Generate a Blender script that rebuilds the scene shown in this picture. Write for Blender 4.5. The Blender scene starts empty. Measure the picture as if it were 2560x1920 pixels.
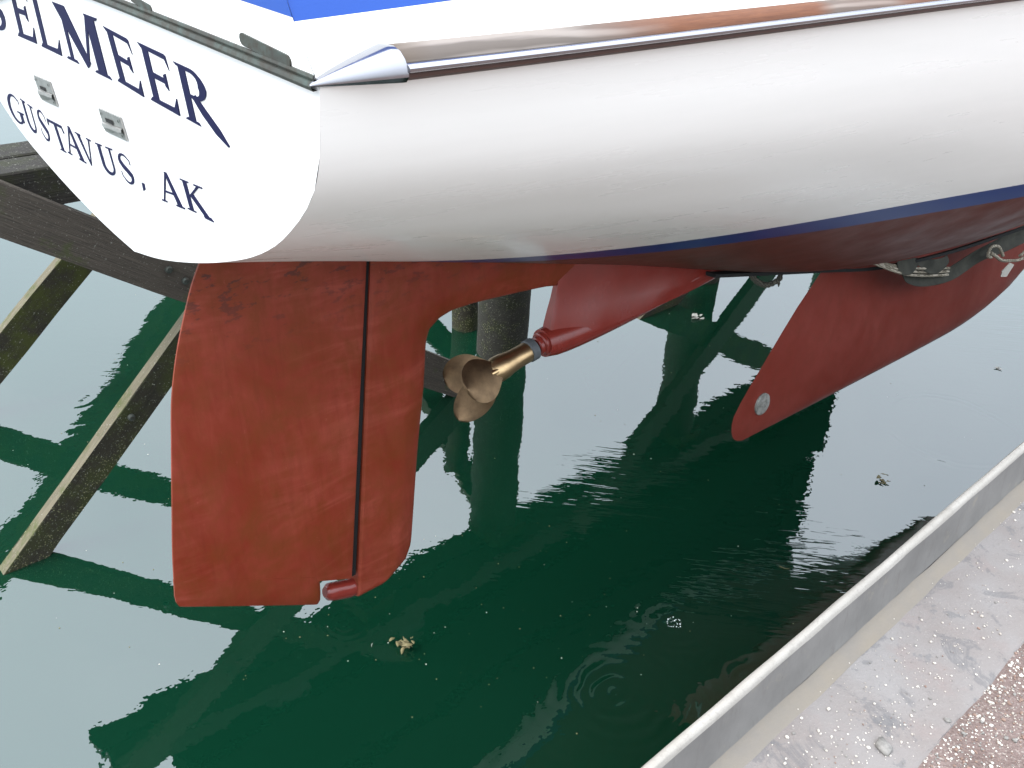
import bpy, bmesh, math, random
import numpy as np
from mathutils import Vector, Matrix, noise as mnoise
from math import pi, sin, cos, tan, radians, sqrt, atan2

random.seed(7); np.random.seed(7)
sc = bpy.context.scene
col = sc.collection

# ------------------------------------------------------------------ camera
cam_d = bpy.data.cameras.new('camera')
cam_d.sensor_fit = 'HORIZONTAL'; cam_d.sensor_width = 36.0; cam_d.lens = 31.41
cam_d.clip_start = 0.02; cam_d.clip_end = 900
cam = bpy.data.objects.new('camera', cam_d); col.objects.link(cam)
CR = Vector((0.99820485, 0.03066585, 0.05144601))
CU = Vector((-0.05989229, 0.5110975, 0.85743353))
CF = Vector((0.0, 0.85897552, -0.51201665))
m = Matrix.Identity(4)
for i in range(3):
    m[i][0] = CR[i]; m[i][1] = CU[i]; m[i][2] = -CF[i]
m[2][3] = 2.65
cam.matrix_world = m
sc.camera = cam

# ------------------------------------------------------------------ world and sun
SUN_AZ, SUN_EL = radians(-112), radians(52)     # azimuth from +Y, positive to +X
world = bpy.data.worlds.new('World'); sc.world = world; world.use_nodes = True
wn = world.node_tree.nodes; wl = world.node_tree.links
for n in list(wn): wn.remove(n)
wo = wn.new('ShaderNodeOutputWorld'); wb = wn.new('ShaderNodeBackground')
sky = wn.new('ShaderNodeTexSky'); sky.sky_type = 'NISHITA'; sky.sun_disc = False
sky.sun_elevation = SUN_EL; sky.sun_rotation = SUN_AZ; sky.altitude = 0; sky.dust_density = 2.0
tc = wn.new('ShaderNodeTexCoord')
nz = wn.new('ShaderNodeTexNoise'); nz.inputs['Scale'].default_value = 2.2; nz.inputs['Detail'].default_value = 5
nz.inputs['Roughness'].default_value = 0.5
rp = wn.new('ShaderNodeValToRGB')
rp.color_ramp.elements[0].position = 0.3; rp.color_ramp.elements[0].color = (11.5, 12.5, 13.9, 1)
rp.color_ramp.elements[1].position = 0.72; rp.color_ramp.elements[1].color = (14.1, 14.9, 16.1, 1)
mx = wn.new('ShaderNodeMix'); mx.data_type = 'RGBA'; mx.inputs['Factor'].default_value = 0.82
wl.new(tc.outputs['Generated'], nz.inputs['Vector']); wl.new(nz.outputs['Fac'], rp.inputs['Fac'])
# overcast sky: brighter overhead than at the horizon
sx = wn.new('ShaderNodeSeparateXYZ'); wl.new(tc.outputs['Generated'], sx.inputs[0])
mr = wn.new('ShaderNodeMapRange'); wl.new(sx.outputs['Z'], mr.inputs['Value'])
mr.inputs['From Min'].default_value = 0; mr.inputs['From Max'].default_value = 1; mr.inputs['To Min'].default_value = .50; mr.inputs['To Max'].default_value = 1.70
vm = wn.new('ShaderNodeVectorMath'); vm.operation = 'SCALE'; wl.new(rp.outputs['Color'], vm.inputs[0]); wl.new(mr.outputs['Result'], vm.inputs['Scale'])
wl.new(sky.outputs['Color'], mx.inputs['A']); wl.new(vm.outputs['Vector'], mx.inputs['B'])
wl.new(mx.outputs['Result'], wb.inputs['Color']); wb.inputs['Strength'].default_value = 0.1
wl.new(wb.outputs['Background'], wo.inputs['Surface'])

sd = bpy.data.lights.new('sun', 'SUN'); sd.energy = 1.3; sd.angle = radians(24); sd.color = (1.0, 0.975, 0.94)
sun = bpy.data.objects.new('sun', sd); col.objects.link(sun)
sdir = Vector((sin(SUN_AZ) * cos(SUN_EL), cos(SUN_AZ) * cos(SUN_EL), sin(SUN_EL)))
sun.rotation_euler = sdir.to_track_quat('Z', 'Y').to_euler()
sun.location = sdir * 30

sc.view_settings.view_transform = 'Standard'; sc.view_settings.look = 'None'
sc.view_settings.exposure = 1.12; sc.view_settings.gamma = 1.0
sc.view_settings.use_curve_mapping = False
sc.render.engine = 'CYCLES'
sc.cycles.use_denoising = True
sc.cycles.max_bounces = 10; sc.cycles.transparent_max_bounces = 12
sc.cycles.sample_clamp_indirect = 6.0
sc.cycles.caustics_reflective = True; sc.cycles.caustics_refractive = False

# ------------------------------------------------------------------ helpers
def link(o, parent=None):
    col.objects.link(o)
    if parent is not None: o.parent = parent
    return o

def tag(o, label=None, cat=None, group=None, kind=None):
    if label: o['label'] = label
    if cat: o['category'] = cat
    if group: o['group'] = group
    if kind: o['kind'] = kind
    return o

def empty(name, label, cat, group=None, loc=(0, 0, 0)):
    o = bpy.data.objects.new(name, None); col.objects.link(o); o.location = loc
    o.empty_display_size = 0.1
    return tag(o, label, cat, group)

def mesh(name, verts, faces, mat, parent=None, smooth=True, auto=40):
    me = bpy.data.meshes.new(name)
    me.from_pydata([tuple(map(float, v)) for v in verts], [], faces)
    bm = bmesh.new(); bm.from_mesh(me)
    bmesh.ops.dissolve_degenerate(bm, dist=1e-6, edges=bm.edges[:])
    bmesh.ops.recalc_face_normals(bm, faces=bm.faces[:])
    if smooth:
        lim = radians(auto)
        for f in bm.faces: f.smooth = True
        for e in bm.edges:
            if len(e.link_faces) == 2 and e.calc_face_angle(0) > lim: e.smooth = False
    bm.to_mesh(me); bm.free()
    if mat: me.materials.append(mat)
    o = bpy.data.objects.new(name, me)
    return link(o, parent)

def grid_faces(nr, nc, close=False):
    F = []
    for i in range(nr - 1):
        for j in range(nc if close else nc - 1):
            k = (j + 1) % nc
            F.append((i * nc + j, i * nc + k, (i + 1) * nc + k, (i + 1) * nc + j))
    return F

def cs(kx, ky, x):
    kx = np.array(kx, float); ky = np.array(ky, float); mm = np.gradient(ky, kx)
    x = np.clip(np.asarray(x, float), kx[0], kx[-1])
    i = np.clip(np.searchsorted(kx, x) - 1, 0, len(kx) - 2); h = kx[i + 1] - kx[i]; t = (x - kx[i]) / h
    return ((2*t**3-3*t**2+1)*ky[i] + (t**3-2*t**2+t)*h*mm[i] + (-2*t**3+3*t**2)*ky[i+1] + (t**3-t**2)*h*mm[i+1])

def resample(P, n, smooth=True):
    P = np.array(P, float)
    d = np.r_[0, np.cumsum(np.sqrt((np.diff(P, axis=0) ** 2).sum(1)))]
    s = np.linspace(0, d[-1], n)
    if smooth: return np.stack([cs(d, P[:, k], s) for k in range(P.shape[1])], 1)
    return np.stack([np.interp(s, d, P[:, k]) for k in range(P.shape[1])], 1)

def tube(name, path, radii, mat, parent=None, seg=16, caps=True, smooth=True, squash=None):
    path = [Vector(p) for p in path]; n = len(path)
    if not hasattr(radii, '__len__'): radii = [radii] * n
    V = []; F = []
    t0 = (path[1] - path[0]).normalized()
    ref = Vector((0, 0, 1)) if abs(t0.z) < .9 else Vector((1, 0, 0))
    nx = t0.cross(ref).normalized()
    for i in range(n):
        t = (path[min(i + 1, n - 1)] - path[max(i - 1, 0)]).normalized()
        nx = (nx - t * nx.dot(t)).normalized(); ny = t.cross(nx)
        for k in range(seg):
            a = 2 * pi * k / seg
            V.append(path[i] + (nx * cos(a) + ny * sin(a)) * radii[i])
    F = grid_faces(n, seg, True)
    if caps:
        F.append(tuple(range(seg))[::-1]); F.append(tuple((n - 1) * seg + k for k in range(seg)))
    return mesh(name, V, F, mat, parent, smooth)

def bm_to(name, bm, mat, parent=None, smooth=False, auto=40):
    bmesh.ops.recalc_face_normals(bm, faces=bm.faces[:])
    if smooth:
        for f in bm.faces: f.smooth = True
        for e in bm.edges:
            if len(e.link_faces) == 2 and e.calc_face_angle(0) > radians(auto): e.smooth = False
    me = bpy.data.meshes.new(name); bm.to_mesh(me); bm.free()
    if mat: me.materials.append(mat)
    return link(bpy.data.objects.new(name, me), parent)

# far pier stands K times farther off than a first guess, so the water lies lower
K = 1.2
WZ = 2.65 * (1 - K)                        # water level

# ------------------------------------------------------------------ materials
class Mat:
    def __init__(s, name, rough=0.5, base=(.5, .5, .5), metallic=0.0, ior=1.45, coat=0.0):
        s.m = bpy.data.materials.new(name); s.m.use_nodes = True
        s.n = s.m.node_tree.nodes; s.l = s.m.node_tree.links
        s.b = s.n['Principled BSDF']; s.out = s.n['Material Output']
        s.b.inputs['Base Color'].default_value = (*base, 1); s.b.inputs['Roughness'].default_value = rough
        s.b.inputs['Metallic'].default_value = metallic; s.b.inputs['IOR'].default_value = ior
        s.b.inputs['Coat Weight'].default_value = coat; s.b.inputs['Coat Roughness'].default_value = .06
        s.co = s.n.new('ShaderNodeTexCoord').outputs['Object']
    def map(s, scale=(1, 1, 1), rot=(0, 0, 0), loc=(0, 0, 0), src=None):
        k = s.n.new('ShaderNodeMapping'); k.inputs['Scale'].default_value = scale; k.inputs['Rotation'].default_value = rot
        k.inputs['Location'].default_value = loc
        s.l.new(src or s.co, k.inputs['Vector']); return k.outputs['Vector']
    def noise(s, scale, detail=4, rough=.55, vec=None, dist=0.0):
        k = s.n.new('ShaderNodeTexNoise'); k.inputs['Scale'].default_value = scale; k.inputs['Detail'].default_value = detail
        k.inputs['Roughness'].default_value = rough; k.inputs['Distortion'].default_value = dist
        s.l.new(vec or s.co, k.inputs['Vector']); return k.outputs['Fac']
    def voro(s, scale, vec=None, feature='F1', out='Distance', rnd=1.0):
        k = s.n.new('ShaderNodeTexVoronoi'); k.feature = feature; k.inputs['Scale'].default_value = scale
        k.inputs['Randomness'].default_value = rnd
        s.l.new(vec or s.co, k.inputs['Vector']); return k.outputs[out]
    def wave(s, scale, dist=0, detail=2, vec=None, kind='BANDS', direction='X', dscale=1.0):
        k = s.n.new('ShaderNodeTexWave'); k.wave_type = kind; k.inputs['Scale'].default_value = scale
        if kind == 'BANDS': k.bands_direction = direction
        else: k.rings_direction = direction
        k.inputs['Distortion'].default_value = dist; k.inputs['Detail'].default_value = detail; k.inputs['Detail Scale'].default_value = dscale
        s.l.new(vec or s.co, k.inputs['Vector']); return k.outputs['Fac']
    def ramp(s, fac, stops):
        k = s.n.new('ShaderNodeValToRGB'); e = k.color_ramp.elements
        while len(e) < len(stops): e.new(.5)
        for q, (p, c) in zip(e, stops):
            q.position = p; q.color = (*c, 1) if hasattr(c, '__len__') else (c, c, c, 1)
        s.l.new(fac, k.inputs['Fac']); return k.outputs['Color']
    def mix(s, fac, a, b, mode='MIX'):
        k = s.n.new('ShaderNodeMix'); k.data_type = 'RGBA'; k.blend_type = mode
        for v, nm in ((fac, 'Factor'), (a, 'A'), (b, 'B')):
            if isinstance(v, (int, float)):
                k.inputs[nm].default_value = v if nm == 'Factor' else (v, v, v, 1)
            elif isinstance(v, tuple): k.inputs[nm].default_value = (*v, 1)
            else: s.l.new(v, k.inputs[nm])
        return k.outputs['Result']
    def math(s, op, a, b=None, c=None):
        k = s.n.new('ShaderNodeMath'); k.operation = op
        for i, v in enumerate((a, b, c)):
            if v is None: continue
            if isinstance(v, (int, float)): k.inputs[i].default_value = v
            else: s.l.new(v, k.inputs[i])
        return k.outputs[0]
    def sep(s, vec=None):
        k = s.n.new('ShaderNodeSeparateXYZ'); s.l.new(vec or s.co, k.inputs[0]); return k.outputs
    def color(s, c): s.l.new(c, s.b.inputs['Base Color']); return s
    def rough(s, c): s.l.new(c, s.b.inputs['Roughness']); return s
    def bump(s, h, strength=.3, dist=.01):
        k = s.n.new('ShaderNodeBump'); k.inputs['Strength'].default_value = strength; k.inputs['Distance'].default_value = dist
        s.l.new(h, k.inputs['Height']); s.l.new(k.outputs['Normal'], s.b.inputs['Normal']); return s

# white gelcoat with faint scuffs and yellowing
g = Mat('white_gelcoat', rough=.36, ior=1.5, coat=.12)
st1 = g.noise(3, 6, .6, g.map((.5, 3, 6)))
st2 = g.noise(9, 7, .72, g.map((.35, 1, 5), (0, .05, 0)))
c = g.mix(g.ramp(st1, [(.35, 0), (.75, 1)]), (.80, .792, .750), (.765, .758, .715))
c = g.mix(g.ramp(st2, [(.63, 0), (.80, .12)]), c, (.58, .57, .52))
g.color(c); g.rough(g.ramp(st1, [(.3, .24), (.8, .4)])); WHITE = g.m

g = Mat('transom_gelcoat', rough=.35, ior=1.5, coat=.2)
st1 = g.noise(5, 6, .65, g.map((1, 1, 1)))
st3 = g.noise(18, 6, .75, g.map((1, .5, 3)))
c = g.mix(g.ramp(st1, [(.4, 0), (.8, 1)]), (.82, .82, .81), (.78, .775, .75))
c = g.mix(g.ramp(st3, [(.70, 0), (.76, .35)]), c, (.5, .48, .44))
g.color(c); TRANSOM = g.m

g = Mat('blue_paint', rough=.35)
n1 = g.noise(40, 5, .7, g.map((.3, 1, 5)))
c = g.mix(g.noise(3, 3), (.006, .022, .13), (.01, .035, .17))
c = g.mix(g.ramp(n1, [(.71, 0), (.74, .8)]), c, (.35, .36, .36)); g.color(c); BLUE = g.m

g = Mat('blue_canvas', rough=.55, base=(.012, .06, .36))
g.color(g.mix(g.noise(6, 4), (.006, .055, .30), (.010, .078, .38))); g.bump(g.noise(300, 2), .15, .001); CANVAS = g.m

g = Mat('navy_lettering', rough=.6, base=(.005, .006, .042)); g.b.inputs['Specular IOR Level'].default_value = .15; NAVY = g.m

def antifoul(name, a, b, c3, rough, wipes=True, spots=True, spec=.5):
    g = Mat(name, rough=rough, ior=1.5)
    g.b.inputs['Specular IOR Level'].default_value = spec
    big = g.noise(3.2, 5, .6, None, .6)
    c = g.mix(g.ramp(big, [(.36, 0), (.62, 1)]), a, b)
    fine = g.noise(22, 6, .75, g.map((1, 1, .6)))
    c = g.mix(g.ramp(fine, [(.45, 0), (.75, .75)]), c, c3)
    if wipes:
        w1 = g.noise(1.6, 4, .6, g.map((1.4, 1, 7), (0, .25, 0), (3, 0, 5)), 2.4)
        msk = g.noise(3.0, 2, .5, g.map((1, 1, 1), (0, 0, 0), (3, 1, 2)))
        f = g.math('MULTIPLY', g.ramp(w1, [(.46, 0), (.66, .38)]), g.ramp(msk, [(.45, 0), (.60, 1)]))
        c = g.mix(f, c, tuple(min(1, x * 1.35 + .02) for x in b))
        w2 = g.noise(3.0, 5, .65, g.map((6, 1, 1.2), (0, -.5, 0), (7, 0, 1)), 1.6)
        c = g.mix(g.ramp(w2, [(.52, 0), (.74, .16)]), c, tuple(min(1, x * 1.3 + .015) for x in b))
        st = g.noise(9, 5, .7, g.map((6, 6, .7), (0, .35, 0)))
        c = g.mix(g.ramp(st, [(.50, 0), (.75, .32)]), c, tuple(x * .62 for x in a))
        mo = g.noise(5.5, 6, .72, g.map((1, 1, 1), (0, 0, 0), (9, 4, 1)), .4)
        c = g.mix(g.ramp(mo, [(.46, 0), (.66, .75)]), c, (.135, .030, .006))
        ch = g.noise(60, 5, .8, g.map((1, 1, .5)))
        c = g.mix(g.ramp(ch, [(.66, 0), (.74, .5)]), c, (.32, .085, .06))
    if spots:
        spn = g.noise(30, 4, .65, g.map((.6, 1, 1.3), (0, .5, 0)))
        z = g.sep()[2]
        hm = g.ramp(g.math('ADD', g.math('MULTIPLY', z, 1.6), 1.0), [(.45, 0), (.95, 1)])
        c = g.mix(g.math('MULTIPLY', g.ramp(spn, [(.55, 0), (.61, .9)]), hm), c, (.035, .018, .016))
    g.color(c)
    g.rough(g.ramp(g.noise(7, 4), [(.3, rough - .08), (.7, rough + .12)]))
    g.bump(g.noise(160, 4, .6), .12, .002)
    return g.m
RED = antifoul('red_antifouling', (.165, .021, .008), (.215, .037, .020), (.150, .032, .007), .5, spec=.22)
RED_HULL_SHADE = antifoul('red_antifouling_hull_shade', (.095, .021, .013), (.115, .028, .019), (.075, .022, .012), .46, False, False, .4)  # hull bottom: dark green water reflection worked into a duller red
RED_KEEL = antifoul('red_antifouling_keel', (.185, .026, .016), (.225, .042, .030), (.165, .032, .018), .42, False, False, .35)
RED_GLOSS = antifoul('red_antifouling_gloss', (.175, .020, .014), (.20, .028, .020), (.155, .022, .014), .2, False, False, .5)

g = Mat('bronze', rough=.33, metallic=1.0)
n1 = g.noise(14, 5, .65); n2 = g.noise(120, 3, .6, g.map((1, 6, 1)))
c = g.mix(g.ramp(n1, [(.35, 0), (.7, 1)]), (.62, .45, .24), (.42, .29, .16))
g.color(c); g.rough(g.ramp(n1, [(.3, .26), (.7, .46)])); g.bump(n2, .08, .001); BRONZE = g.m

g = Mat('dull_bronze', rough=.42, metallic=1.0)
n1 = g.noise(25, 5, .65)
g.color(g.mix(g.ramp(n1, [(.35, 0), (.7, 1)]), (.23, .155, .088), (.12, .082, .05))); g.bump(g.noise(160, 3), .08, .001); DULL_BRONZE = g.m

g = Mat('patina_bronze', rough=.6, metallic=.55)
n1 = g.noise(45, 6, .7); n2 = g.noise(9, 4)
c = g.mix(g.ramp(n1, [(.42, 0), (.68, 1)]), (.060, .056, .045), (.085, .112, .10))
c = g.mix(g.ramp(n2, [(.5, 0), (.7, .6)]), c, (.05, .045, .04)); g.color(c); g.bump(n1, .3, .002); PATINA = g.m

g = Mat('dull_steel', rough=.42, metallic=.9, base=(.42, .42, .40))
g.color(g.mix(g.noise(60, 5, .7), (.22, .215, .2), (.5, .49, .46))); STEEL = g.m
g = Mat('polished_steel', rough=.16, metallic=1.0, base=(.32, .32, .34))
g.rough(g.ramp(g.noise(20, 4), [(.3, .1), (.8, .26)])); CHROME = g.m
g = Mat('zinc', rough=.7, metallic=.25)
g.color(g.ramp(g.noise(30, 5, .7), [(.3, (.10, .10, .09)), (.55, (.36, .36, .33)), (.8, (.5, .49, .45))])); g.bump(g.noise(50, 4), .5, .002); ZINC = g.m
g = Mat('dark_rubber', rough=.75, base=(.03, .034, .034)); RUBBER = g.m
g = Mat('grey_rubber', rough=.6, base=(.07, .08, .085)); g.color(g.mix(g.noise(80, 4), (.05, .06, .065), (.1, .11, .115))); GREYRUB = g.m
g = Mat('black_gap', rough=.9, base=(.006, .006, .006)); BLACK = g.m

# teak rail
g = Mat('teak_rail', rough=.62); g.b.inputs['Specular IOR Level'].default_value = .25
v = g.map((.9, 14, 14)); gr = g.noise(9, 7, .7, v, 1.2); wv = g.wave(2.2, 7, 4, g.map((1, 7, 7)), 'BANDS', 'Z')
sil = g.noise(1.35, 3, .5, g.map((1, 4, 4), (0, 0, 0), (1.55, 0, 0)))
c = g.mix(g.ramp(gr, [(.3, 0), (.75, 1)]), (.095, .034, .016), (.185, .074, .034))
c2 = g.mix(g.ramp(wv, [(.2, 0), (.9, 1)]), (.115, .096, .082), (.235, .203, .178))
xx = g.math('ADD', g.sep()[0], g.math('MULTIPLY', g.math('SUBTRACT', sil, .5), .7))
zone = g.ramp(g.math('MULTIPLY', xx, .25), [(0, 1), (.10, 1), (.15, 0), (.245, 0), (.265, .85), (.32, .7), (.345, .1), (.5, .2), (.6, .7), (1, .2)])
c = g.mix(zone, c, c2)
c = g.mix(g.ramp(xx, [(.10, 1), (.16, 0)]), c, (.10, .075, .055))
zz = g.sep()[2]
g.color(c); g.bump(gr, .2, .002); TEAK = g.m
g = Mat('dark_teak', rough=.55)
g.color(g.mix(g.noise(12, 6, .7, g.map((.8, 10, 10))), (.035, .018, .013), (.09, .035, .022))); DARKTEAK = g.m

def timber_mat(name, a, b, moss, mossamt, barn=0.0, scale=1.0):
    g = Mat(name, rough=.85)
    gr = g.noise(10 * scale, 7, .7, g.map((.5, 12, 12)), .8)
    c = g.mix(g.ramp(gr, [(.3, 0), (.72, 1)]), a, b)
    ck = g.noise(6, 6, .75, g.map((.35, 16, 16)))
    c = g.mix(g.ramp(ck, [(.62, 0), (.67, 1)]), c, tuple(x * .25 for x in a))
    ms = g.noise(7, 6, .7)
    c = g.mix(g.ramp(ms, [(.62 - mossamt * .4, 0), (.72 - mossamt * .25, .9)]), c, moss)
    ls = g.noise(90, 4, .7)
    c = g.mix(g.ramp(ls, [(.62, 0), (.67, .8)]), c, (.30, .30, .25))
    h = gr
    if barn:
        vo = g.voro(80); bm_ = g.ramp(g.noise(14, 5, .7), [(.60 - barn * .16, 0), (.72 - barn * .16, 1)])
        pz = g.sep(g.n.new('ShaderNodeNewGeometry').outputs['Position'])[2]
        tide = g.ramp(g.math('ADD', g.math('MULTIPLY', g.math('SUBTRACT', pz, WZ), 1.0), g.math('MULTIPLY', g.math('SUBTRACT', g.noise(5, 3), .5), .5)), [(.30, 1), (.75, .12)])
        spot = g.math('MULTIPLY', g.math('MULTIPLY', g.ramp(g.math('ADD', vo, g.math('MULTIPLY', g.noise(120, 3), .35)), [(.30, 1), (.52, 0)]), bm_), tide)
        c = g.mix(spot, c, g.mix(g.noise(300, 2), (.16, .16, .07), (.36, .34, .2)))
        h = g.math('ADD', g.math('MULTIPLY', spot, .9), gr)
    g.color(c); g.bump(h, .55, .012)
    return g.m
T_GREY = timber_mat('weathered_timber', (.040, .033, .026), (.105, .087, .068), (.06, .066, .026), .10)
T_MOSS = timber_mat('mossy_timber', (.016, .014, .009), (.04, .034, .019), (.045, .052, .006), .5)
T_DARK = timber_mat('dark_timber', (.010, .009, .007), (.028, .024, .018), (.02, .022, .006), .25)  # near-black timber with little moss, for the runway beams
T_LIT_TOP = timber_mat('lit_top_timber', (.085, .073, .045), (.165, .145, .092), (.065, .075, .02), .28)  # upper faces only: light from above painted as a paler timber
T_BARN = timber_mat('barnacled_timber', (.012, .011, .007), (.035, .03, .016), (.03, .036, .006), .45, 1.0)
T_PILE = timber_mat('tarred_pile_timber', (.014, .014, .010), (.048, .045, .034), (.022, .027, .008), .3, .7)

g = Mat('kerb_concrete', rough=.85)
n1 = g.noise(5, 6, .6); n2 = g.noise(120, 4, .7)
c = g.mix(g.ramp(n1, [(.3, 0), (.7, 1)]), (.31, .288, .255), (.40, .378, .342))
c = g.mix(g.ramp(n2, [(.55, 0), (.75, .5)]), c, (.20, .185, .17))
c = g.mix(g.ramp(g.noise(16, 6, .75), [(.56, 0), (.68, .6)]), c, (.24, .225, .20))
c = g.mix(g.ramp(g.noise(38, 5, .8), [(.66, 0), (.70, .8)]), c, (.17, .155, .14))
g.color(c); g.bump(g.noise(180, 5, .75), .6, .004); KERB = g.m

g = Mat('kerb_face_shade', rough=.75)  # inner face of the kerb: its shade mixed into darker greys, plus stains
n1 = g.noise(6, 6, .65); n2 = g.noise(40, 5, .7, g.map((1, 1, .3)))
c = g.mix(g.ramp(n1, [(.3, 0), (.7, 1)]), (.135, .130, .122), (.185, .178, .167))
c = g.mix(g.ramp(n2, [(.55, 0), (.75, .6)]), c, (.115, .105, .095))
c = g.mix(g.ramp(g.noise(11, 6, .75), [(.58, 0), (.70, .55)]), c, (.24, .215, .17)); g.color(c); g.bump(n2, .3, .003); KERBSHADE = g.m

g = Mat('quay_concrete', rough=.9)
n1 = g.noise(4, 6, .6); n2 = g.noise(14, 5, .7); n3 = g.noise(150, 4, .75)
c = g.mix(g.ramp(n1, [(.35, 0), (.65, 1)]), (.195, .172, .160), (.225, .212, .204))
c = g.mix(g.ramp(n2, [(.60, 0), (.64, .55)]), c, (.125, .125, .128))
c = g.mix(g.ramp(n3, [(.58, 0), (.72, .5)]), c, (.33, .31, .285))
c = g.mix(g.ramp(g.noise(9, 4, .6, g.map((1, 1, 1), (0, 0, 0), (4, 2, 0))), [(.55, 0), (.75, .6)]), c, (.225, .178, .165))
stn = g.noise(5.5, 7, .72, None, .8)
c = g.mix(g.ramp(stn, [(.55, 0), (.60, .55), (.66, .1)]), c, (.10, .10, .105))
c = g.mix(g.ramp(g.noise(45, 5, .8), [(.62, 0), (.70, .6)]), c, (.12, .105, .095))
g.color(c); g.bump(n3, .6, .005); SLAB = g.m
g = Mat('quay_gravel', rough=.95)
n1 = g.noise(6, 5, .6); vo = g.voro(160)
c = g.mix(g.ramp(n1, [(.35, 0), (.65, 1)]), (.12, .083, .072), (.19, .142, .128))
c = g.mix(g.ramp(g.noise(130, 4, .7), [(.55, 0), (.68, .7)]), c, (.38, .34, .30)); g.color(c); g.bump(vo, .8, .006); GRAVELG = g.m
g = Mat('pale_pebble', rough=.8); g.color(g.ramp(g.noise(9, 2), [(.3, (.30, .26, .22)), (.5, (.48, .44, .39)), (.7, (.62, .59, .53))])); PEBBLE = g.m
g = Mat('grey_stone', rough=.85); g.color(g.ramp(g.noise(60, 5, .7), [(.3, (.13, .125, .115)), (.7, (.27, .255, .235))])); STONE = g.m
g = Mat('brown_stone', rough=.85); g.color(g.ramp(g.noise(60, 5, .7), [(.3, (.14, .09, .07)), (.7, (.28, .19, .15))])); BSTONE = g.m
g = Mat('canvas_pad', rough=.85)
g.color(g.mix(g.ramp(g.noise(14, 6, .7), [(.3, 0), (.7, 1)]), (.018, .02, .015), (.062, .062, .048))); g.bump(g.wave(160, 1, 1), .25, .002); PAD = g.m
g = Mat('black_webbing', rough=.8, base=(.008, .009, .009)); g.bump(g.wave(220, .5, 1, None, 'BANDS', 'X'), .3, .001); WEB = g.m
g = Mat('pale_rope', rough=.85); g.color(g.mix(g.ramp(g.wave(60, .8, 2, g.map((1, 1, 1), (.5, .4, .8))), [(.3, 0), (.8, 1)]), (.16, .14, .10), (.42, .38, .30))); ROPE = g.m
g = Mat('dark_rope', rough=.9); g.color(g.mix(g.ramp(g.wave(60, .8, 2, g.map((1, 1, 1), (.5, .4, .8))), [(.3, 0), (.8, 1)]), (.02, .02, .014), (.085, .08, .06))); DROPE = g.m
g = Mat('seaweed', rough=.6); g.color(g.mix(g.noise(50, 3), (.10, .09, .03), (.24, .2, .1))); WEED = g.m
g = Mat('pale_flake', rough=.6, base=(.52, .5, .44)); FLAKE = g.m
g = Mat('lift_reflection_black', rough=.8, base=(.006, .008, .007)); g.b.inputs['Specular IOR Level'].default_value = 0.0; LIFT = g.m  # near-black without sheen, keeps the lift dark in the water
g = Mat('deck_white', rough=.5, base=(.7, .7, .68)); DECK = g.m
g = Mat('foam_ring', rough=.2, base=(.75, .8, .8)); FOAM = g.m

# ------------------------------------------------------------------ water and seabed (structure)
# pier frame: s along the slip, t across it, away from the quay
HP = radians(46.5)
SV = Vector((sin(HP), cos(HP), 0)); TV = Vector((-cos(HP), sin(HP), 0))
def st(s, t, z=0.0): return SV * s + TV * t + Vector((0, 0, z))
def sp(s, t, z=0.0): return SV * (s*K) + TV * (t*K) + Vector((0, 0, WZ + z*K))

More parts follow.
